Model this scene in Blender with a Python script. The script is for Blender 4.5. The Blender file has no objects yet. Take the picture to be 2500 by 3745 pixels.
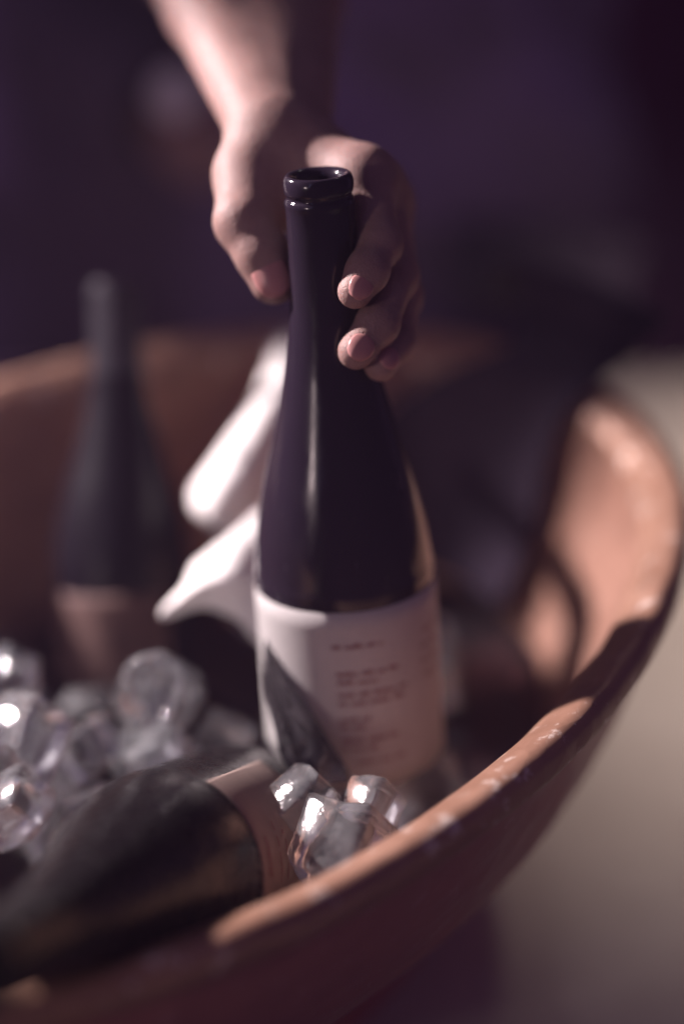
import bpy, bmesh, math, random
import numpy as np
from mathutils import Vector, Matrix, noise
random.seed(7); np.random.seed(7)
S = bpy.context.scene
COL = S.collection
R = math.radians

# ------------------------------------------------------------------ camera
cam_d = bpy.data.cameras.new('camera'); cam = bpy.data.objects.new('camera', cam_d); COL.objects.link(cam)
cam.location = (0.0109, -0.8307, 0.8121)
cam.rotation_euler = (R(90 - 33), 0, 0)
cam_d.sensor_fit = 'VERTICAL'; cam_d.sensor_height = 36; cam_d.lens = 70
cam_d.clip_start = 0.02; cam_d.clip_end = 60
cam_d.dof.use_dof = True; cam_d.dof.focus_distance = 0.886; cam_d.dof.aperture_fstop = 1.08
S.camera = cam

# ------------------------------------------------------------------ light
wd = bpy.data.worlds.new('World'); S.world = wd; wd.use_nodes = True
bg = wd.node_tree.nodes['Background']
bg.inputs['Color'].default_value = (0.44, 0.235, 0.60, 1); bg.inputs['Strength'].default_value = 0.115

def lamp(name, kind, loc, target, energy, color, **kw):
    d = bpy.data.lights.new(name, kind); o = bpy.data.objects.new(name, d); COL.objects.link(o)
    o.location = loc
    o.rotation_euler = (Vector(target) - Vector(loc)).to_track_quat('-Z', 'Y').to_euler()
    d.energy = energy; d.color = color
    for k, v in kw.items(): setattr(d, k, v)
    return o
lamp('key_lamp', 'SPOT', (-1.18, 0.55, 0.98), (-0.07, -0.115, 0.262), 320, (1.0, 0.86, 0.87), spot_size=R(25), spot_blend=0.2, shadow_soft_size=0.032)
lamp('arm_fill', 'SPOT', (-1.10, 0.72, 0.95), (-0.05, 0.18, 0.58), 7, (1.0, 0.83, 0.87), spot_size=R(18), spot_blend=0.7, shadow_soft_size=0.12)  # added spot for the arm, which the key cone misses
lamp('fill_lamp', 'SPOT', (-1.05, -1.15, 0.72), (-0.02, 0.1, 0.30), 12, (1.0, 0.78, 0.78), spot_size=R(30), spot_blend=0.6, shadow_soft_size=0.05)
lamp('table_fill', 'SPOT', (0.80, 0.90, 1.5), (0.40, 0.33, 0.0), 122, (1.0, 0.83, 0.76), spot_size=R(27), spot_blend=1.0, shadow_soft_size=0.1)  # added unseen spot, brightens the table on the right
lamp('torso_fill', 'SPOT', (0.4, -0.7, 2.3), (-0.08, 0.78, 0.80), 90, (0.74, 0.44, 1.0), spot_size=R(30), spot_blend=0.5, shadow_soft_size=0.15)  # added purple spot that brings out the dark clothing
lamp('strip_lamp', 'AREA', (-0.75, -1.25, 1.25), (0.0, 0.0, 0.3), 0.6, (0.50, 0.50, 1.0), shape='RECTANGLE', size=0.07, size_y=1.0)
lamp('back_lamp', 'POINT', (0.55, 1.3, 1.75), (0, 0, 0), 2.5, (1.0, 0.9, 0.9), shadow_soft_size=0.06)

S.view_settings.view_transform = 'Standard'; S.view_settings.look = 'None'
S.view_settings.exposure = 0.0; S.view_settings.gamma = 1.0; S.view_settings.use_curve_mapping = False
S.render.engine = 'CYCLES'
S.cycles.max_bounces = 14; S.cycles.diffuse_bounces = 2; S.cycles.glossy_bounces = 4; S.cycles.transmission_bounces = 12; S.cycles.sample_clamp_indirect = 4

# ------------------------------------------------------------------ materials
def mat(name, base, rough=0.5, metal=0.0, spec=0.5, **kw):
    m = bpy.data.materials.new(name); m.use_nodes = True
    b = m.node_tree.nodes['Principled BSDF']
    b.inputs['Base Color'].default_value = (*base, 1); b.inputs['Roughness'].default_value = rough
    b.inputs['Metallic'].default_value = metal; b.inputs['Specular IOR Level'].default_value = spec
    for k, v in kw.items(): b.inputs[k.replace('_', ' ')].default_value = v
    return m
def nodes(m): return m.node_tree.nodes, m.node_tree.links, m.node_tree.nodes['Principled BSDF']
def tex_noise(m, scale, detail=4, rough=0.55, coord='Object', stretch=None):
    n, l, b = nodes(m)
    tc = n.new('ShaderNodeTexCoord'); t = n.new('ShaderNodeTexNoise')
    t.inputs['Scale'].default_value = scale; t.inputs['Detail'].default_value = detail; t.inputs['Roughness'].default_value = rough
    if stretch:
        mp = n.new('ShaderNodeMapping'); mp.inputs['Scale'].default_value = stretch
        l.new(tc.outputs[coord], mp.inputs[0]); l.new(mp.outputs[0], t.inputs['Vector'])
    else: l.new(tc.outputs[coord], t.inputs['Vector'])
    return t
def ramp(m, src, stops):
    n, l, b = nodes(m); r = n.new('ShaderNodeValToRGB'); e = r.color_ramp.elements
    e[0].position, e[0].color = stops[0][0], (*stops[0][1], 1); e[1].position, e[1].color = stops[1][0], (*stops[1][1], 1)
    for p, c in stops[2:]:
        x = e.new(p); x.color = (*c, 1)
    l.new(src, r.inputs[0]); return r
def bump(m, src, strength, dist):
    n, l, b = nodes(m); bp = n.new('ShaderNodeBump'); bp.inputs['Strength'].default_value = strength; bp.inputs['Distance'].default_value = dist
    l.new(src, bp.inputs['Height']); l.new(bp.outputs[0], b.inputs['Normal']); return bp

def copper_mat(name, c0, c1, wear, hammer=0.35, metal=0.3):
    m = mat(name, c0, 0.42, metal)
    n, l, b = nodes(m)
    t = tex_noise(m, 22, 6, 0.6)
    r = ramp(m, t.outputs['Fac'], [(0.3, c0), (0.7, c1)])
    col = r.outputs[0]
    w = tex_noise(m, 70, 8, 0.75)
    wr = ramp(m, w.outputs['Fac'], [(0.575, (0, 0, 0)), (0.625, (1, 1, 1))])
    mx = n.new('ShaderNodeMix'); mx.data_type = 'RGBA'
    mul = n.new('ShaderNodeMath'); mul.operation = 'MULTIPLY'; mul.inputs[1].default_value = wear
    l.new(wr.outputs[0], mul.inputs[0]); l.new(mul.outputs[0], mx.inputs['Factor'])
    l.new(col, mx.inputs['A']); mx.inputs['B'].default_value = (0.80, 0.69, 0.63, 1)
    l.new(mx.outputs['Result'], b.inputs['Base Color'])
    rr = ramp(m, t.outputs['Fac'], [(0.3, (0.34,) * 3), (0.75, (0.58,) * 3)]); l.new(rr.outputs[0], b.inputs['Roughness'])
    v = n.new('ShaderNodeTexVoronoi'); v.inputs['Scale'].default_value = 55
    tc = n.new('ShaderNodeTexCoord'); l.new(tc.outputs['Object'], v.inputs['Vector'])
    add = n.new('ShaderNodeMath'); add.operation = 'ADD'; l.new(v.outputs['Distance'], add.inputs[0]); l.new(t.outputs['Fac'], add.inputs[1])
    bump(m, add.outputs[0], hammer, 0.004)
    return m
M = {}
M['copper_in'] = copper_mat('copper_inside', (0.31, 0.160, 0.115), (0.41, 0.225, 0.165), 0.15)
M['copper_rim'] = copper_mat('copper_rim', (0.285, 0.150, 0.10), (0.36, 0.20, 0.14), 0.6)
M['copper_out'] = copper_mat('copper_outside', (0.34, 0.135, 0.12), (0.43, 0.18, 0.155), 0.1, 0.12, 0.2)
M['copper_foot'] = copper_mat('copper_foot', (0.46, 0.13, 0.12), (0.54, 0.19, 0.16), 0.05)

def skin_mat():
    m = mat('skin', (0.52, 0.30, 0.25), 0.42, 0, 0.5, Subsurface_Weight=0.25, Subsurface_Scale=0.006)
    n, l, b = nodes(m)
    b.inputs['Subsurface Radius'].default_value = (1.0, 0.35, 0.2)
    t = tex_noise(m, 55, 5, 0.6)
    r = ramp(m, t.outputs['Fac'], [(0.3, (0.25, 0.150, 0.135)), (0.7, (0.33, 0.205, 0.182))]); l.new(r.outputs[0], b.inputs['Base Color'])
    f = tex_noise(m, 420, 4, 0.7); g = tex_noise(m, 70, 3, 0.5)
    v = n.new('ShaderNodeTexVoronoi'); v.feature = 'DISTANCE_TO_EDGE'; v.inputs['Scale'].default_value = 520
    tc = n.new('ShaderNodeTexCoord'); l.new(tc.outputs['Object'], v.inputs['Vector'])
    a = n.new('ShaderNodeMath'); a.operation = 'MULTIPLY_ADD'; l.new(v.outputs['Distance'], a.inputs[0]); a.inputs[1].default_value = 0.8; l.new(f.outputs['Fac'], a.inputs[2])
    c = n.new('ShaderNodeMath'); c.operation = 'MULTIPLY_ADD'; l.new(g.outputs['Fac'], c.inputs[0]); c.inputs[1].default_value = 2.2; l.new(a.outputs[0], c.inputs[2])
    bump(m, c.outputs[0], 0.30, 0.0012)
    return m
M['skin'] = skin_mat()
M['skin'].node_tree.nodes['Principled BSDF'].inputs['Roughness'].default_value = 0.58
M['skin'].node_tree.nodes['Principled BSDF'].inputs['Specular IOR Level'].default_value = 0.35
M['nail'] = mat('nail', (0.42, 0.20, 0.19), 0.38, 0, 0.4)
M['glass'] = mat('dark_bottle_glass', (0.020, 0.014, 0.024), 0.06, 0, 0.36)
_t = tex_noise(M['glass'], 90, 6, 0.65, 'Object', (1.0, 1.0, 0.25)); _r = ramp(M['glass'], _t.outputs['Fac'], [(0.35, (0.05,) * 3), (0.75, (0.34,) * 3)])
M['glass'].node_tree.links.new(_r.outputs[0], M['glass'].node_tree.nodes['Principled BSDF'].inputs['Roughness'])
M['wet_glass'] = mat('frosted_bottle_glass', (0.010, 0.008, 0.009), 0.4, 0, 0.34)
_t = tex_noise(M['wet_glass'], 130, 5, 0.6); _r = ramp(M['wet_glass'], _t.outputs['Fac'], [(0.35, (0.18,) * 3), (0.7, (0.40,) * 3)])
M['wet_glass'].node_tree.links.new(_r.outputs[0], M['wet_glass'].node_tree.nodes['Principled BSDF'].inputs['Roughness'])
bump(M['wet_glass'], _t.outputs['Fac'], 0.15, 0.001)
M['back_glass'] = mat('dull_bottle_glass', (0.008, 0.006, 0.010), 0.34, 0, 0.15)
M['capsule'] = mat('capsule_foil', (0.05, 0.045, 0.055), 0.38, 0.6)
M['gold'] = mat('gold_foil', (0.62, 0.36, 0.10), 0.35, 0.8)
def paper(name, c0, c1):
    m = mat(name, c0, 0.75, 0, 0.3); n, l, b = nodes(m)
    t = tex_noise(m, 35, 5, 0.6); r = ramp(m, t.outputs['Fac'], [(0.3, c0), (0.7, c1)]); l.new(r.outputs[0], b.inputs['Base Color'])
    f = tex_noise(m, 900, 3, 0.6); bump(m, f.outputs['Fac'], 0.2, 0.0004); return m
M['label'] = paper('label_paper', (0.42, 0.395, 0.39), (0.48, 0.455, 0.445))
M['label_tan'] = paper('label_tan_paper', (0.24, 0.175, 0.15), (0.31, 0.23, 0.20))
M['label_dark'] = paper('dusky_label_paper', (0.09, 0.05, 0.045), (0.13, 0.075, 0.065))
M['ink'] = mat('label_ink', (0.22, 0.07, 0.07), 0.6)
def cloth(name, c0, c1, scale, rough=0.9, sheen=0.0):
    m = mat(name, c0, rough, 0, 0.2, Sheen_Weight=sheen); n, l, b = nodes(m)
    t = tex_noise(m, scale, 5, 0.6); r = ramp(m, t.outputs['Fac'], [(0.3, c0), (0.7, c1)]); l.new(r.outputs[0], b.inputs['Base Color'])
    f = tex_noise(m, 700, 2, 0.6); bump(m, f.outputs['Fac'], 0.3, 0.001); return m
M['napkin'] = cloth('napkin_linen', (0.80, 0.76, 0.74), (0.86, 0.83, 0.81), 30)
M['shirt'] = cloth('dark_shirt', (0.07, 0.05, 0.08), (0.10, 0.075, 0.11), 8, 0.95, 0.1)
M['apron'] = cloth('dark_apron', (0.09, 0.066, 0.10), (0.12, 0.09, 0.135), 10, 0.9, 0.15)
M['shade_cloth'] = cloth('dark_shade_cloth', (0.03, 0.021, 0.036), (0.048, 0.035, 0.055), 12, 1.0)  # near-black, for the added sheet that stands in for shade
M['silver'] = mat('silver', (0.85, 0.83, 0.85), 0.45, 0.3)
def ice_mat():
    m = mat('ice', (0.93, 0.95, 0.97), 0.06, 0, 0.5, Transmission_Weight=0.82, IOR=1.31, Coat_Weight=0.45, Coat_Roughness=0.10, Coat_IOR=1.45); n, l, b = nodes(m)
    t = tex_noise(m, 45, 4, 0.6); r = ramp(m, t.outputs['Fac'], [(0.35, (0.03,) * 3), (0.8, (0.18,) * 3)]); l.new(r.outputs[0], b.inputs['Roughness'])
    tr = ramp(m, t.outputs['Fac'], [(0.4, (0.98,) * 3), (0.75, (0.78,) * 3)]); l.new(tr.outputs[0], b.inputs['Transmission Weight'])
    bump(m, t.outputs['Fac'], 0.3, 0.004); return m
M['ice'] = ice_mat()
M['clear_ice'] = mat('clear_ice', (0.16, 0.15, 0.17), 0.03, 0, 0.5, Transmission_Weight=0.97, IOR=1.31)
_t = tex_noise(M['clear_ice'], 90, 3, 0.5); bump(M['clear_ice'], _t.outputs['Fac'], 0.4, 0.006)
M['water'] = mat('melt_water', (0.10, 0.09, 0.10), 0.03, 0, 0.5, Transmission_Weight=0.9, IOR=1.33)
_t = tex_noise(M['water'], 40, 3, 0.5); bump(M['water'], _t.outputs['Fac'], 0.2, 0.003)
def stone():
    m = mat('pale_stone', (0.5, 0.45, 0.38), 0.6); n, l, b = nodes(m)
    t = tex_noise(m, 9, 8, 0.65); r = ramp(m, t.outputs['Fac'], [(0.3, (0.46, 0.40, 0.34)), (0.7, (0.60, 0.54, 0.47))]); l.new(r.outputs[0], b.inputs['Base Color'])
    bump(m, t.outputs['Fac'], 0.1, 0.002); return m
M['stone'] = stone()
M['wall'] = cloth('dark_plaster', (0.17, 0.075, 0.10), (0.23, 0.11, 0.135), 3)

# ------------------------------------------------------------------ helpers
def noise3(v): return Vector((noise.noise(v), noise.noise(v + Vector((31.4, 7.7, 3.1))), noise.noise(v + Vector((-12.9, 19.3, 45.2)))))
def obj(name, verts, faces, material, parent=None, smooth=True):
    me = bpy.data.meshes.new(name); me.from_pydata([tuple(v) for v in verts], [], [tuple(int(i) for i in f) for f in faces]); me.update()
    if smooth: me.polygons.foreach_set('use_smooth', [True] * len(me.polygons))
    me.materials.append(material)
    o = bpy.data.objects.new(name, me); COL.objects.link(o); o.parent = parent; return o
def empty(name, loc=(0, 0, 0), quat=None):
    o = bpy.data.objects.new(name, None); COL.objects.link(o); o.location = loc; o.empty_display_size = 0.02
    if quat: o.rotation_mode = 'QUATERNION'; o.rotation_quaternion = quat
    return o
def tag(o, label, cat, group=None):
    o['label'] = label; o['category'] = cat
    if group: o['group'] = group
    return o
def lathe(prof, n=72, a0=0.0, a1=None):
    full = a1 is None; vs, fs = [], []
    k = n if full else n + 1
    for r, z in prof:
        for i in range(k):
            a = (2 * math.pi * i / n) if full else a0 + (a1 - a0) * i / n
            vs.append((r * math.cos(a), r * math.sin(a), z))
    for j in range(len(prof) - 1):
        for i in range(n):
            i2 = (i + 1) % k
            fs.append((j * k + i, j * k + i2, (j + 1) * k + i2, (j + 1) * k + i))
    return vs, fs
def axis_quat(base, top, ref=(0, -1, 0)):
    z = (Vector(top) - Vector(base)).normalized(); x = Vector(ref) - z * z.dot(Vector(ref)); x.normalize(); y = z.cross(x)
    return Matrix((x, y, z)).transposed().to_quaternion()
def catmull(pts, n):
    p = np.array(pts, float); p = np.vstack([2 * p[0] - p[1], p, 2 * p[-1] - p[-2]]); out = []
    for i in range(1, len(p) - 2):
        for t in np.linspace(0, 1, n, endpoint=False):
            out.append(0.5 * (2 * p[i] + (p[i + 1] - p[i - 1]) * t + (2 * p[i - 1] - 5 * p[i] + 4 * p[i + 1] - p[i + 2]) * t * t + (3 * p[i] - p[i - 1] - 3 * p[i + 1] + p[i + 2]) * t ** 3))
    out.append(p[-2]); return np.array(out)
def patch(rows, n=10):
    a = np.array([catmull(r, n) for r in rows]); a = np.array([catmull(a[:, j], n) for j in range(a.shape[1])]).transpose(1, 0, 2)
    h, w = a.shape[:2]; fs = [(i * w + j, i * w + j + 1, (i + 1) * w + j + 1, (i + 1) * w + j) for i in range(h - 1) for j in range(w - 1)]
    return a.reshape(-1, 3), fs
def solidify(o, t, sub=0):
    m = o.modifiers.new('thickness', 'SOLIDIFY'); m.thickness = t; m.offset = 0
    if sub: s = o.modifiers.new('smooth', 'SUBSURF'); s.levels = sub; s.render_levels = sub
    return o
# smooth union of round cones, meshed with surface nets (continuous body surfaces)
def rcone(X, a, b, ra, rb):
    a = np.array(a); b = np.array(b); d = b - a; L2 = d @ d
    t = np.clip(((X - a) @ d) / L2, 0, 1)[..., None]
    return np.linalg.norm(X - (a + t * d), axis=-1) - (ra + (rb - ra) * t[..., 0])
def smin(a, b, k):
    h = np.clip(0.5 + 0.5 * (b - a) / k, 0, 1); return b * (1 - h) + a * h - k * h * (1 - h)
def surface_nets(fn, lo, hi, h):
    lo = np.array(lo); n = np.ceil((np.array(hi) - lo) / h).astype(int) + 1
    D = np.empty(n, np.float32); ys, zs = np.meshgrid(lo[1] + h * np.arange(n[1]), lo[2] + h * np.arange(n[2]), indexing='ij')
    for i in range(n[0]):
        D[i] = fn(np.stack([np.full_like(ys, lo[0] + h * i), ys, zs], -1))
    s = D < 0; c = [(i, j, k) for i in (0, 1) for j in (0, 1) for k in (0, 1)]
    sl = lambda A, o: A[o[0]:A.shape[0] - 1 + o[0], o[1]:A.shape[1] - 1 + o[1], o[2]:A.shape[2] - 1 + o[2]]
    cnt = sum(sl(s, o).astype(np.int8) for o in c); act = (cnt > 0) & (cnt < 8)
    idx = -np.ones(act.shape, int); cells = np.argwhere(act); idx[act] = np.arange(len(cells))
    acc = np.zeros((len(cells), 3)); w = np.zeros(len(cells))
    for o in c:
        for ax in range(3):
            if o[ax]: continue
            p = list(o); p[ax] = 1
            d0 = sl(D, o)[act].astype(float); d1 = sl(D, p)[act].astype(float); m = (d0 < 0) != (d1 < 0)
            t = np.zeros_like(d0); t[m] = d0[m] / (d0[m] - d1[m])
            q = np.tile(np.array(o, float), (len(cells), 1)); q[:, ax] += t
            acc[m] += q[m]; w[m] += 1
    V = lo + h * (cells + acc / w[:, None]); F = []
    for ax in range(3):
        u, v = (ax + 1) % 3, (ax + 2) % 3
        a = np.take(s, range(0, s.shape[ax] - 1), ax); b = np.take(s, range(1, s.shape[ax]), ax)
        e = np.argwhere(a != b); e = e[(e[:, u] > 0) & (e[:, v] > 0) & (e[:, u] < s.shape[u] - 1) & (e[:, v] < s.shape[v] - 1)]
        if not len(e): continue
        inside = a[tuple(e.T)]; q = []
        for du, dv in ((1, 1), (0, 1), (0, 0), (1, 0)):
            z = e.copy(); z[:, u] -= du; z[:, v] -= dv; q.append(idx[tuple(z.T)])
        q = np.stack(q, 1); q[~inside] = q[~inside][:, ::-1]; F.append(q)
    return V, np.concatenate(F)

# ------------------------------------------------------------------ setting
def slab(name, lo, hi, m, bev=0.01):
    bm = bmesh.new(); bmesh.ops.create_cube(bm, size=1)
    for v in bm.verts: v.co = Vector([(lo[i] + hi[i]) / 2 + v.co[i] * (hi[i] - lo[i]) for i in range(3)])
    bmesh.ops.bevel(bm, geom=bm.edges[:], offset=bev, segments=3, affect='EDGES')
    me = bpy.data.meshes.new(name); bm.to_mesh(me); bm.free(); me.materials.append(m)
    o = bpy.data.objects.new(name, me); COL.objects.link(o); o['kind'] = 'structure'; return o
slab('table_top', (-1.6, -1.0, -0.04), (1.6, 0.64, 0.0), M['stone'])
slab('wall', (-3, 2.4, -1.2), (3, 2.5, 3.0), M['wall'])
slab('floor', (-3, -2.5, -0.82), (3, 2.4, -0.76), M['wall'])

# ------------------------------------------------------------------ copper tub
TC = Vector((-0.094, -0.036, 0)); TA, TB, TR = 0.322, 0.217, R(44.5)
def oval(th, off):
    x, y = TA * math.cos(th), TB * math.sin(th); nx, ny = math.cos(th) / TA, math.sin(th) / TB; L = math.hypot(nx, ny)
    x += off * nx / L; y += off * ny / L
    return TC.x + x * math.cos(TR) - y * math.sin(TR), TC.y + x * math.sin(TR) + y * math.cos(TR)
def tub_part(name, prof, m, parent, n=240, wob=0.0, cap=None):
    vs, fs = [], []
    for o, z in prof:
        for i in range(n):
            th = 2 * math.pi * i / n
            w = wob * (noise.noise(Vector((3 * math.cos(th), 3 * math.sin(th), 2.0))) + 0.6 * noise.noise(Vector((14 * math.cos(th), 14 * math.sin(th), z * 90))))
            x, y = oval(th, o + w); vs.append((x, y, z + 0.7 * w * noise.noise(Vector((7 * math.cos(th), 7 * math.sin(th), 9)))))
    for j in range(len(prof) - 1):
        for i in range(n): fs.append((j * n + i, j * n + (i + 1) % n, (j + 1) * n + (i + 1) % n, (j + 1) * n + i))
    if cap == 'first': fs.append(tuple(reversed(range(n))))
    if cap == 'last': fs.append(tuple(range((len(prof) - 1) * n, len(prof) * n)))
    return obj(name, vs, fs, m, parent)
tub = empty('wine_tub', (0, 0, 0))
tag(tub, 'oval footed copper tub with thick worn rim, holding bottles and ice', 'tub')
sm = lambda pr, n=6: [tuple(p) for p in catmull(pr, n)]
tub_part('bowl', sm([(-.11, .074), (-.080, .078), (-.062, .092), (-.047, .116), (-.034, .150), (-.023, .188), (-.017, .215), (-.013, .236)]), M['copper_in'], tub, wob=0.0012, cap='first')
tub_part('outer_wall', sm([(.005, .236), (-.001, .20), (-.011, .165), (-.024, .134), (-.042, .108), (-.066, .092), (-.10, .084)]), M['copper_out'], tub, wob=0.0012)
tub_part('rim', sm([(-.014, .230), (-.0135, .236), (-.009, .2425), (-.002, .2475), (.004, .2505), (.009, .2495), (.012, .245), (.012, .236), (.006, .228)], 5), M['copper_rim'], tub, wob=0.0010)
tub_part('foot', sm([(-.060, .097), (-.068, .085), (-.082, .06), (-.096, .03), (-.102, .010), (-.098, .0)], 5), M['copper_foot'], tub, wob=0.001, cap='last')
th_n = 160
water = obj('melt_water', [(*oval(2 * math.pi * i / th_n, -.056), 0.112) for i in range(th_n)], [tuple(range(th_n))], M['water']); water['kind'] = 'structure'

# ------------------------------------------------------------------ bottles
LEN = 0.296
PROF = [(0.0, .0035), (.010, .0033), (.020, .0024), (.028, .0010), (.033, .0002), (.0375, .0010), (.0422, .0055), (.0434, .010), (.0434, .06), (.0436, .10), (.0430, .108), (.0408, .1255), (.0360, .148), (.0300, .1700), (.0246, .1920), (.0200, .2135), (.0168, .2350), (.0158, .2560), (.0156, .2740)]
LIP = [(.0156, .2800), (.0158, .2815), (.0160, .2830), (.0157, .2846), (.0149, .2856), (.0149, .2868), (.0156, .2880), (.0159, .2905), (.0157, .2935), (.0148, .2955), (.0134, .2960), (.0118, .2952), (.0106, .2935), (.0102, .2900), (.0100, .2700), (.0100, .2400), (.0, .2395)]
def bottle(name, base, top, glass, ref=(0, -1, 0)):
    t = empty(name, base, axis_quat(base, top, ref))
    pr = sm(PROF[:6], 3) + sm(PROF[6:], 4) + sm(LIP, 3)
    obj('glass', *lathe(pr, 96), glass, t); return t
def label(b, z0, z1, half, m, centre=0.0, r=0.0439, name='label'):
    prof = [(r, z0 + (z1 - z0) * i / 10) for i in range(11)]
    vs, fs = lathe(prof, 60, centre - half, centre + half)
    o = obj(name, vs, fs, m, b); solidify(o, 0.0003); return o
def print_lines(parent, lines, r, zscale=1.0):
    # unreadable small print: rows of letter-sized strokes on the curved paper
    for (z, a0, a1, h) in lines:
        vs, fs = [], []; a = a0
        while a < a1:
            word = random.randint(3, 8)
            for _ in range(word):
                w = random.choice((.5, .8, 1.0)) * h * 0.55 / r; hh = h * random.choice((.65, .65, 1.0)); k = len(vs); st = w * 0.34
                for (x0, x1, y0, y1) in ((0, st, 0, hh), (w - st, w, 0, hh * .95), (0, w, hh * random.choice((0, .5, .8)), None)):
                    if y1 is None: y1 = y0 + h * .2
                    k = len(vs)
                    for (x, y) in ((x0, y0), (x1, y0), (x1, y1), (x0, y1)): vs.append((r * math.cos(a + x), r * math.sin(a + x), z + y))
                    fs.append((k, k + 1, k + 2, k + 3))
                a += w * 1.25
                if a > a1: break
            a += h * 0.7 / r
        obj('text_line', vs, fs, M['ink'], parent, False)

hb = bottle('wine_bottle', (0.0184, -0.0538, 0.1631), (0.0000, 0.0000, 0.4534), M['glass'])
tag(hb, 'open dark wine bottle with cream text label, gripped round its neck by the hand', 'wine bottle', 'wine bottles in the tub')
lb = label(hb, .004, .0985, R(112), M['label'])
print_lines(lb, [(.0800, R(-9), R(21), .0026), (.0655, R(-7), R(31), .0025), (.0612, R(-7), R(20), .0025), (.0545, R(-7), R(38), .0028), (.0500, R(-7), R(34), .0028),
                 (.0415, R(-7), R(11), .0025), (.0375, R(-7), R(9), .0025), (.0300, R(-7), R(28), .0026), (.0255, R(-7), R(14), .0025), (.0180, R(2), R(32), .0025),
                 (.078, R(54), R(72), .0030), (.070, R(52), R(74), .0030), (.062, R(52), R(70), .0030), (.054, R(54), R(74), .0030)], .0444)
b2 = bottle('wine_bottle', (-0.1123, 0.0636, 0.1052), (-0.1160, 0.1755, 0.3142), M['back_glass'])
b2.scale = (0.88, 0.88, 0.79)
tag(b2, 'small sealed dark wine bottle standing at the back left of the tub', 'wine bottle', 'wine bottles in the tub')
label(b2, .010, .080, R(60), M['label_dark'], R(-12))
obj('capsule', *lathe(sm([(.0171, .232), (.0164, .25), (.0162, .28), (.0166, .29), (.0160, .2965), (.0140, .2975), (.0, .2976)], 4), 64), M['capsule'], b2)

_c = Vector((-0.0685, -0.1953, 0.2114)); _d = Vector((0.2700, 0.8076, -0.5245)).normalized()
b3 = bottle('wine_bottle', _c + _d * 0.108, _c - _d * 0.188, M['wet_glass'], (1, 0, 0.2))
tag(b3, 'dark bottle lying at the near left, its shoulder towards us and neck over the rim', 'wine bottle', 'wine bottles in the tub')
b3.scale = (1.06, 1.06, 1.0)
lb3 = label(b3, .030, .104, R(50), M['label_tan'], R(4))
print_lines(lb3, [(.092, R(-10), R(14), .005), (.078, R(-16), R(18), .003), (.068, R(-16), R(10), .003)], .0444)

# ------------------------------------------------------------------ napkin
nap = empty('napkin', (-0.0396, 0.0177, 0.2273))
tag(nap, 'white linen napkin folded over the tub edge behind the held bottle', 'napkin')
def napkin_part(name, rows, t=0.0022):
    vs, fs = patch(rows, 16)
    vs = [Vector(v) + (noise3(Vector(v) * 45) * .0016 + Vector((.4, -.8, .4)) * (.004 * (.35 - abs(noise.noise(Vector((v[0] * 60 + v[2] * 60, v[1] * 20, v[2] * 25 - v[0] * 25))))))) for v in vs]
    o = obj(name, [Vector(v) - nap.location for v in vs], fs, M['napkin'], nap); return solidify(o, t)
napkin_part('fold', [
    [(-0.0273, 0.2451, 0.2415), (-0.0217, 0.2370, 0.2473), (-0.0163, 0.2318, 0.2486), (-0.0114, 0.2430, 0.2382)],
    [(-0.0353, 0.1711, 0.2468), (-0.0255, 0.1475, 0.2657), (-0.0182, 0.1455, 0.2626), (-0.0112, 0.1596, 0.2475)],
    [(-0.0493, 0.1408, 0.2370), (-0.0429, 0.1163, 0.2543), (-0.0307, 0.1087, 0.2518), (-0.0196, 0.1292, 0.2282)],
    [(-0.0647, 0.1202, 0.2236), (-0.0598, 0.0953, 0.2404), (-0.0453, 0.0796, 0.2418), (-0.0263, 0.0956, 0.2132)],
    [(-0.0733, 0.1135, 0.2133), (-0.0693, 0.0850, 0.2244), (-0.0568, 0.0656, 0.2257), (-0.0355, 0.0774, 0.2036)],
    [(-0.0670, 0.1228, 0.2001), (-0.0656, 0.1007, 0.2027), (-0.0552, 0.0877, 0.2011), (-0.0361, 0.0859, 0.1892)],
    [(-0.0587, 0.1066, 0.1989), (-0.0529, 0.0881, 0.1980), (-0.0401, 0.0691, 0.1963), (-0.0209, 0.0579, 0.1882)]])
napkin_part('corner', [
    [(-0.0225, 0.0614, 0.2395), (-0.0403, 0.0425, 0.2380), (-0.0534, 0.0280, 0.2340), (-0.0636, 0.0237, 0.2274), (-0.0653, 0.0237, 0.2255)],
    [(-0.0199, 0.0467, 0.2353), (-0.0352, 0.0268, 0.2376), (-0.0491, 0.0113, 0.2358), (-0.0635, 0.0042, 0.2286), (-0.0694, 0.0065, 0.2248)],
    [(-0.0163, 0.0338, 0.2246), (-0.0304, 0.0144, 0.2296), (-0.0453, -0.0001, 0.2329), (-0.0637, -0.0066, 0.2302), (-0.0808, -0.0098, 0.2181)],
    [(-0.0129, 0.0214, 0.2054), (-0.0248, 0.0051, 0.2115), (-0.0401, -0.0031, 0.2173), (-0.0543, -0.0017, 0.2267), (-0.0772, -0.0071, 0.2148)],
    [(-0.0106, 0.0077, 0.1843), (-0.0194, -0.0028, 0.1865), (-0.0305, -0.0054, 0.1954), (-0.0438, -0.0019, 0.2082), (-0.0611, 0.0019, 0.2176)]])

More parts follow.
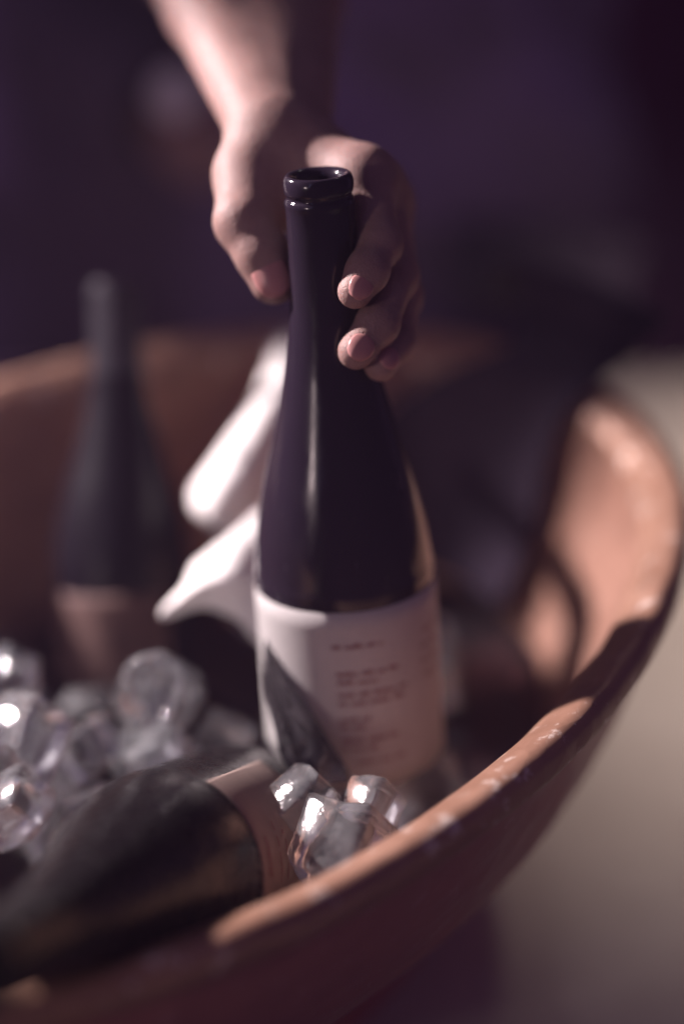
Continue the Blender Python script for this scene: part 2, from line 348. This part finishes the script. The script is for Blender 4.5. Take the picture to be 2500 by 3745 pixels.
# ------------------------------------------------------------------ ice
def ice_mesh(kind, size, seed):
    bm = bmesh.new(); rnd = random.Random(seed)
    if kind == 'cube':
        bmesh.ops.create_cube(bm, size=1); sx, sy, sz = [rnd.uniform(.8, 1.1) for _ in range(3)]
        tw = rnd.uniform(.8, 1.0)
        for v in bm.verts: v.co = Vector((v.co.x * sx * (tw if v.co.z > 0 else 1), v.co.y * sy * (tw if v.co.z > 0 else 1), v.co.z * sz))
        bmesh.ops.bevel(bm, geom=bm.edges[:], offset=.12, segments=3, profile=.5, affect='EDGES')
        bmesh.ops.triangulate(bm, faces=[f for f in bm.faces if len(f.verts) > 4])
        bmesh.ops.subdivide_edges(bm, edges=bm.edges[:], cuts=1, use_grid_fill=True)
    elif kind == 'thimble':
        pr = sm([(0, .12), (.14, .14), (.22, .30), (.27, .44), (.34, .50), (.42, .46), (.46, .36), (.44, 0), (.38, -.36), (.30, -.46), (.16, -.5), (0, -.5)], 3)
        vs, fs = lathe([(max(r, .0005), z) for r, z in pr], 28)
        bv = [bm.verts.new(v) for v in vs]; [bm.faces.new([bv[i] for i in f]) for f in fs]; bmesh.ops.recalc_face_normals(bm, faces=bm.faces[:])
    else:   # shard: long split wedge
        pts = [(-.22, -.2, -.5), (.28, -.2, -.5), (.12, .22, -.5), (-.25, -.12, .5), (-.02, -.12, .52), (-.12, .12, .48), (-.3, .0, .1), (.2, .05, -.05)]
        bv = [bm.verts.new(p) for p in pts]; bmesh.ops.convex_hull(bm, input=bv)
        bmesh.ops.bevel(bm, geom=bm.edges[:], offset=.035, segments=2, affect='EDGES'); bmesh.ops.subdivide_edges(bm, edges=bm.edges[:], cuts=1)
    if kind == 'cube':
        for v in bm.verts: v.co = v.co.lerp(v.co.normalized() * .62, .06)
    for v in bm.verts:
        n3 = noise3(v.co * 2.2 + Vector((seed * 3.1, seed, 0))); v.co += n3 * .09 + noise3(v.co * 5.5 + Vector((0, seed * 2.3, 1))) * .028
    bmesh.ops.recalc_face_normals(bm, faces=bm.faces[:])
    bmesh.ops.scale(bm, vec=(size,) * 3, verts=bm.verts[:])
    me = bpy.data.meshes.new('ice_cube'); bm.to_mesh(me); bm.free(); me.polygons.foreach_set('use_smooth', [True] * len(me.polygons)); me.materials.append(M['ice']); return me
def ice(kind, loc, size, rot, seed, lab, name='ice_cube', tilt=None):
    o = bpy.data.objects.new(name, ice_mesh(kind, size, seed)); COL.objects.link(o); o.location = loc; o.rotation_euler = [R(a) for a in rot]
    if tilt is not None:   # a melted face turned up towards the lamp
        from mathutils import Quaternion
        o.rotation_mode = 'QUATERNION'; o.rotation_quaternion = (Vector((-.525, -.213, .823)) + Vector(tilt)).to_track_quat('Z', 'Y') @ Quaternion((0, 0, 1), R(rot[2]))
    tag(o, lab, 'ice', 'ice in the tub'); return o
ice('thimble', (-0.0793, -0.0416, 0.1911), .043, (52, -20, 0), 1, 'round hollow ice piece showing its dimple, topmost of the left ice pile', 'ice_piece')
ice('cube', (-0.0827, -0.0687, 0.1769), .030, (20, 30, 25), 2, 'ice cube right under the round hollow ice piece', tilt=(0.12, 0.1, 0))
ice('cube', (-0.1415, -0.0885, 0.2015), .036, (15, -12, 40), 3, 'big bright ice cube at the left edge of the picture', tilt=(0.1, 0, 0))
ice('cube', (-0.1135, -0.0642, 0.1746), .030, (40, 10, 60), 4, 'dull ice cube between the bright left cube and the cube under the dimpled piece')
ice('cube', (-0.1563, -0.0380, 0.1966), .024, (10, 45, 20), 5, 'small ice cube on top of the big bright cube at the left edge')
ice('cube', (-0.1418, -0.1294, 0.1935), .028, (30, 20, 70), 6, 'ice cube below the big left cube, beside the lying bottle', tilt=(0, 0.08, 0))
sh_p = [(-0.0272, -0.0609, 0.2403), (-0.0253, -0.0564, 0.2380), (-0.0259, -0.0861, 0.2235), (-0.0175, -0.1112, 0.2032), (-0.0062, -0.1201, 0.1987), (0.0173, -0.1134, 0.1943), (-0.0163, -0.1001, 0.2295), (-0.0236, -0.0681, 0.2200), (-0.0088, -0.0907, 0.1926), (0.0101, -0.1003, 0.1925)]
sh_c = Vector(sh_p[3]); bm = bmesh.new(); hv = [bm.verts.new(Vector(p) - sh_c) for p in sh_p]; bmesh.ops.convex_hull(bm, input=hv)
bmesh.ops.bevel(bm, geom=bm.edges[:], offset=.0015, segments=2, affect='EDGES'); bmesh.ops.triangulate(bm, faces=bm.faces[:]); bmesh.ops.subdivide_edges(bm, edges=bm.edges[:], cuts=2)
for v in bm.verts: v.co += noise3(v.co * 70) * .0012
bmesh.ops.recalc_face_normals(bm, faces=bm.faces[:])
me = bpy.data.meshes.new('ice_shard'); bm.to_mesh(me); bm.free(); me.materials.append(M['clear_ice']); me.polygons.foreach_set('use_smooth', [True] * len(me.polygons)); me.set_sharp_from_angle(angle=R(30))
shard = bpy.data.objects.new('ice_shard', me); COL.objects.link(shard); shard.location = sh_c
tag(shard, 'tall clear ice shard leaning on the cream label', 'ice', 'ice in the tub')
ice('cube', (-0.0077, -0.1424, 0.2102), .026, (35, 28, 15), 8, 'glinting ice cube below the tall shard, at the end of the lying bottle', tilt=(0, 0.05, 0))
ice('cube', (0.0111, -0.1698, 0.2048), .040, (12, 6, 30), 9, 'dark clear ice block against the near rim below the cream label', tilt=(0.08, -0.06, 0))
ice('cube', (-0.0512, -0.0571, 0.1673), .032, (25, 5, 80), 10, 'shadowed ice cube behind the lying bottle')
ice('cube', (0.0250, -0.1446, 0.2069), .022, (50, 5, 40), 13, 'small glinting ice cube at the foot of the held bottle', tilt=(-0.05, 0, 0))

# lower layer of ice that carries the bottles
low_meshes = [ice_mesh('cube', z_, 40 + i) for i, z_ in enumerate((.030, .033, .028, .031, .034, .029))]
low_rnd = random.Random(5); placed = []
b3a, b3b = _c + _d * 0.108, _c - _d * 0.188
def seg_dist(p, a, b):
    t = max(0, min(1, (p - a).dot(b - a) / (b - a).length_squared)); return (p - (a + (b - a) * t)).length
b2a, b2b = Vector((-0.1123, 0.0636, 0.1052)), Vector((-0.1160, 0.1755, 0.3142))
for _ in range(4000):
    if len(placed) >= 42: break
    p = Vector((low_rnd.uniform(-.24, .075), low_rnd.uniform(-.20, .10), low_rnd.choice((.128, .130, .150))))
    u, v = (p - TC).xy; cu, su = math.cos(TR), math.sin(TR); ex, ey = (u * cu + v * su) / (TA - .062), (-u * su + v * cu) / (TB - .062)
    if ex * ex + ey * ey > 1: continue
    if any((p - q).length < .027 for q in placed) or seg_dist(p, b3a, b3b) < .062 or seg_dist(p, b2a, b2b) < .052: continue
    if p.z > .14 and (p - Vector((0.0184, -0.0538, 0.1631))).length < .062: continue
    if -.085 < p.x < -.015 and -.055 < p.y < .07: continue
    if any(o.get('group') == 'ice in the tub' and (o.location - p).length < .026 for o in COL.objects): continue
    placed.append(p)
    o = bpy.data.objects.new('ice_cube', low_rnd.choice(low_meshes)); COL.objects.link(o); o.location = p
    o.rotation_euler = [low_rnd.uniform(0, 6.28) for _ in range(3)]
    where = ('between the held bottle and the right wall of the tub' if p.x > .01 else 'at the foot of the back left bottle' if p.y > .0 else
             'beside the shoulder of the lying bottle' if p.y < -.11 else 'under the bright ice pile at the left')
    tag(o, 'dim ice cube low ' + where, 'ice', 'low ice ' + where)

# ------------------------------------------------------------------ person
person = empty('person', (0.0, 0.86, -0.76))
tag(person, 'person in dark shirt and apron reaching down and gripping the bottle neck', 'person')
mm = 0.001
def P3(*a): return a
WR = [(-0.0276, 0.0626, 0.4515), (-0.0096, 0.0664, 0.4500)]
CMC = (-0.0327, 0.0446, 0.4337); TM = (-0.0338, 0.0180, 0.4217); TI = (-0.0262, 0.0070, 0.4110); TT = (-0.0205, 0.0001, 0.4006)
HAND = {
 'index': [(0.0206, 0.0274, 0.4386), (0.0276, -0.0041, 0.4207), (0.0223, -0.0200, 0.4148), (0.0168, -0.0279, 0.4088), (13.0, 9.8, 8.8, 8.0)],
 'middle': [(0.0269, 0.0377, 0.4297), (0.0354, 0.0023, 0.4017), (0.0272, -0.0252, 0.3911), (0.0172, -0.0364, 0.3828), (12.5, 10.2, 8.9, 8.3)],
 'ring': [(0.0310, 0.0494, 0.4178), (0.0384, 0.0147, 0.3846), (0.0354, -0.0144, 0.3757), (0.0285, -0.0296, 0.3723), (12.0, 9.6, 8.6, 7.8)],
 'little': [(0.0296, 0.0592, 0.4069), (0.0375, 0.0340, 0.3725), (0.0363, 0.0181, 0.3619), (0.0340, 0.0078, 0.3592), (11.0, 8.6, 7.8, 7.0)]}
wc = (-0.0190, 0.0600, 0.4393)
FORE = [((-0.0261, 0.0601, 0.4493), (-0.0571, 0.1743, 0.4697), 17, 22), ((-0.0093, 0.0777, 0.4454), (-0.0150, 0.2057, 0.4637), 16, 25), ((-0.0191, 0.0681, 0.4482), (-0.0321, 0.1920, 0.4683), 18, 23),
        ((-0.0571, 0.1743, 0.4697), (-0.0952, 0.2931, 0.4918), 22, 31), ((-0.0150, 0.2057, 0.4637), (-0.0427, 0.3253, 0.4901), 25, 35)]
TH = [(CMC, TM, 15.5, 14.3), (TM, TI, 14.3, 12.2), (TI, TT, 12.4, 11.4)]
PALM = [(wc, CMC, 19, 16), (wc, HAND['index'][0], 17, 13), (wc, HAND['middle'][0], 18, 13), (wc, HAND['ring'][0], 18, 13), (wc, HAND['little'][0], 18, 12),
        ((-0.0249, 0.0415, 0.4284), (0.0122, 0.0435, 0.4186), 13, 13), (HAND['index'][0], HAND['little'][0], 13, 11), ((-0.0242, 0.0284, 0.4232), (-0.0065, 0.0435, 0.4186), 10, 12)]
CREASE = []
for v in list(HAND.values())[:3]:
    for i in (1, 2):
        a_ = np.array(v[i + 1]) - np.array(v[i - 1]); CREASE.append((v[i], a_ / np.linalg.norm(a_), v[4][i] * mm, .00016))
a_ = np.array(TT) - np.array(TM); CREASE.append((TI, a_ / np.linalg.norm(a_), .0116, .00034))
a_ = np.array(TI) - np.array(CMC); CREASE.append((TM, a_ / np.linalg.norm(a_), .0138, .00020))
def hand_sdf(X):
    d = None
    for a, b, ra, rb in FORE:
        q = rcone(X, a, b, ra * mm, rb * mm); d = q if d is None else smin(d, q, .010)
    for a, b, ra, rb in PALM: d = smin(d, rcone(X, a, b, ra * mm, rb * mm), .012)
    t = None
    for a, b, ra, rb in TH:
        q = rcone(X, a, b, ra * mm, rb * mm); t = q if t is None else smin(t, q, .004)
    d = smin(d, t, .008); f = None
    for k, v in HAND.items():
        r = v[4]; c = None
        for i in range(3):
            q = rcone(X, v[i], v[i + 1], r[i] * mm, r[i + 1] * mm); c = q if c is None else smin(c, q, .003)
        for i in (1, 2): c = smin(c, np.linalg.norm(X - np.array(v[i]), axis=-1) - (r[i] + .5) * mm, .004)
        f = c if f is None else smin(f, c, .0015)
    d = smin(d, f, .007)
    for (p, ax_, r, amp) in CREASE:
        q = X - np.array(p); along = q @ ax_; near = np.exp(-((np.linalg.norm(q, axis=-1) / (r * 1.35)) ** 4)) * np.exp(-(along / .0045) ** 2)
        d = d + amp * near * np.cos(along * 2 * math.pi / .0021)
    return d
_all = np.array([p for v in HAND.values() for p in v[:4]] + [CMC, TM, TI, TT, wc] + WR + [q for a, b, *_ in FORE for q in (a, b)])
V, F = surface_nets(hand_sdf, _all.min(0) - .04, _all.max(0) + .04, .00125)
arm = obj('body', V - np.array(person.location), F, M['skin'], person)
_s = arm.modifiers.new('smooth', 'SMOOTH'); _s.factor = 0.5; _s.iterations = 2
def nail(name, tip, prev, r, out, L, Wd):
    tip, prev = Vector(tip), Vector(prev); ax = (tip - prev).normalized(); n = Vector(out); n = (n - ax * n.dot(ax)).normalized(); s = ax.cross(n)
    vs, fs = [], []; N, K = 10, 12
    for i in range(N + 1):
        for j in range(K + 1):
            u, w = i / N * 2 - 1, j / K * 2 - 1
            ww = w * Wd * (1 - .18 * max(u, 0) ** 2 - .30 * max(-u, 0) ** 3); a = ww / r
            vs.append(tip + ax * (u * L - .0005 - .0018 * w * w * (1 if u > 0 else -1) * abs(u)) + (s * math.sin(a) + n * math.cos(a)) * (r + .00035 - .0009 * max(-u, 0) ** 4 - .0022 * max(u, 0) ** 2) - Vector(person.location))
    fs = [(i * (K + 1) + j, i * (K + 1) + j + 1, (i + 1) * (K + 1) + j + 1, (i + 1) * (K + 1) + j) for i in range(N) for j in range(K)]
    o = obj(name, vs, fs, M['nail'], person); solidify(o, .0006)
CAMDIR = (-0.0000, -0.8387, 0.5446)
nail('fingernail', TT, TI, .0115, (-0.0500, -0.8387, 0.5446), .0098, .0092)
nail('fingernail', HAND['index'][3], HAND['index'][2], .0081, (0.3500, -0.7842, 0.6285), .0062, .0058)
nail('fingernail', HAND['middle'][3], HAND['middle'][2], .0084, (0.2500, -0.7842, 0.6285), .0066, .0062)
nail('fingernail', HAND['ring'][3], HAND['ring'][2], .0079, (0.4000, -0.7842, 0.6285), .0060, .0056)

# other hand, hanging in the dark behind, with a silver cuff button at its sleeve
def loose_hand(X):
    d = rcone(X, (-0.1135, 0.5873, 0.2415), (-0.0917, 0.5511, 0.2407), .030, .034)
    for (a, b) in (((-0.0910, 0.5460, 0.2513), (-0.0702, 0.5101, 0.2510)), ((-0.0894, 0.5417, 0.2446), (-0.0739, 0.5151, 0.2405)), ((-0.0942, 0.5382, 0.2393), (-0.0840, 0.5210, 0.2312)), ((-0.0998, 0.5458, 0.2326), (-0.0958, 0.5291, 0.2253))):
        d = smin(d, rcone(X, a, b, .011, .009), .006)
    return smin(d, rcone(X, (-0.0942, 0.5495, 0.2567), (-0.0727, 0.5058, 0.2628), .012, .010), .006)
_p = np.array([(-0.1135, 0.5873, 0.2415), (-0.0702, 0.5101, 0.2510), (-0.0958, 0.5291, 0.2253)])
V, F = surface_nets(loose_hand, _p.min(0) - .05, _p.max(0) + .05, .0025)
obj('hand', V - np.array(person.location), F, M['skin'], person)

def torso(name, cx, cy, hw, hd, z0, z1, m, folds, seed, a0=0, a1=2 * math.pi):
    N, K = 160, 90; vs, fs = [], []; closed = abs(a1 - a0 - 2 * math.pi) < 1e-6
    for j in range(K + 1):
        z = z0 + (z1 - z0) * j / K; s = 1 + .08 * math.cos((z - .2) * 3)
        for i in range(N + 1):
            a = a0 + (a1 - a0) * i / N; ca, sa = math.cos(a), math.sin(a)
            x = cx + hw * s * math.copysign(abs(ca) ** .8, ca); y = cy + hd * s * math.copysign(abs(sa) ** .8, sa)
            q = Vector((x * 3.2 + z * 2.6, y * 3, z * 1.4 - x * 1.8 + seed))
            f = folds * 1.4 * (1 - abs(noise.noise(q * 1.7)) * 2.4 + .5 * noise.noise(q * 5))
            vs.append(Vector((x + ca * f, y + sa * f, z)) - Vector(person.location))
    w = N + 1
    fs = [(j * w + i, j * w + i + 1, (j + 1) * w + i + 1, (j + 1) * w + i) for j in range(K) for i in range(N)]
    return obj(name, vs, fs, m, person)
torso('shirt', -0.06, 0.88, 0.27, 0.13, -0.45, 1.25, M['shirt'], .016, 1.0)
solidify(torso('apron', -0.06, 0.875, 0.285, 0.150, -0.55, 0.62, M['apron'], .022, 5.0, R(188), R(352)), .002)
def tube(name, pts, rads, m, parent, wr=0.0, n=40):
    c = catmull(pts, 10); rr = np.interp(np.linspace(0, 1, len(c)), np.linspace(0, 1, len(rads)), rads); vs, fs = [], []
    for i, p in enumerate(c):
        t = c[min(i + 1, len(c) - 1)] - c[max(i - 1, 0)]; t /= np.linalg.norm(t); u = np.cross(t, (1, 0, 0)); u /= np.linalg.norm(u); v = np.cross(t, u)
        for j in range(n):
            a = 2 * math.pi * j / n; r = rr[i] * (1 + wr * noise.noise(Vector((i * .5, 2 * math.cos(a), 2 * math.sin(a)))))
            vs.append(p + r * (math.cos(a) * u + math.sin(a) * v) - np.array(parent.location))
    fs = [(i * n + j, i * n + (j + 1) % n, (i + 1) * n + (j + 1) % n, (i + 1) * n + j) for i in range(len(c) - 1) for j in range(n)]
    return obj(name, vs, fs, m, parent)
tube('sleeve', [(-0.0659, 0.3231, 0.4681), (-0.0879, 0.4273, 0.4724), (-0.1332, 0.6922, 0.4948), (-0.1285, 1.0803, 0.5416)], [.052, .062, .075, .085], M['shirt'], person, .15)
tube('sleeve', [(-0.1182, 0.5709, 0.2566), (-0.1382, 0.5989, 0.2594), (-0.1911, 0.7044, 0.2749), (-0.2391, 0.9142, 0.3410)], [.040, .042, .055, .075], M['shirt'], person, .12)
vs, fs = lathe(sm([(.0, .0065), (.010, .0064), (.0150, .0058), (.0172, .0035), (.0176, 0), (.0165, -.003), (0, -.003)], 4), 40)
cb = obj('watch', [Vector(v) for v in vs], fs, M['silver'], person)
cb.location = Vector((-0.1095, 0.5416, 0.2812)) - person.location; cb.rotation_mode = 'QUATERNION'; cb.rotation_quaternion = Vector((-0.45, -0.75, 0.35)).to_track_quat('Z', 'Y')

# dark cloth added over the far right rim, stands in for deep shade
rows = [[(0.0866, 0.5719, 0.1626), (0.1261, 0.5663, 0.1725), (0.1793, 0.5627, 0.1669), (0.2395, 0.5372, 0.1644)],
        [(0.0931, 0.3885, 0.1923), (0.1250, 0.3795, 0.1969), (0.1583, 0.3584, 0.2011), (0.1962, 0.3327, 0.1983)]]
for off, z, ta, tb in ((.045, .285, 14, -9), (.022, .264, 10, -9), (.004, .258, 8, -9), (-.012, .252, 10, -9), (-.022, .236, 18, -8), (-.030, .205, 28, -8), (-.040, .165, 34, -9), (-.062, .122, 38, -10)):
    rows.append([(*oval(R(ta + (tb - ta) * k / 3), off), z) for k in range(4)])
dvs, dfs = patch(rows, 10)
solidify(obj('shade_cloth', [Vector(v) + noise3(Vector(v) * 22) * .003 - Vector(person.location) for v in dvs], dfs, M['shade_cloth'], person), .002)

# ------------------------------------------------------------------ thin purple air added to lift the blacks
bm = bmesh.new(); bmesh.ops.create_cube(bm, size=1)
for v in bm.verts: v.co = Vector((v.co.x * 6.8, v.co.y * 5.8 + 0.05, v.co.z * 5.2 + 1.0))
me = bpy.data.meshes.new('lift_haze'); bm.to_mesh(me); bm.free()
hm = bpy.data.materials.new('lift_haze'); hm.use_nodes = True; hn = hm.node_tree.nodes; hn.clear()
ho = hn.new('ShaderNodeOutputMaterial'); hp = hn.new('ShaderNodeVolumePrincipled'); hp.inputs['Color'].default_value = (0.80, 0.56, 0.95, 1); hp.inputs['Density'].default_value = 0.029
hm.node_tree.links.new(hp.outputs[0], ho.inputs['Volume']); me.materials.append(hm)
lift_haze = bpy.data.objects.new('lift_haze', me); COL.objects.link(lift_haze); lift_haze['kind'] = 'stuff'
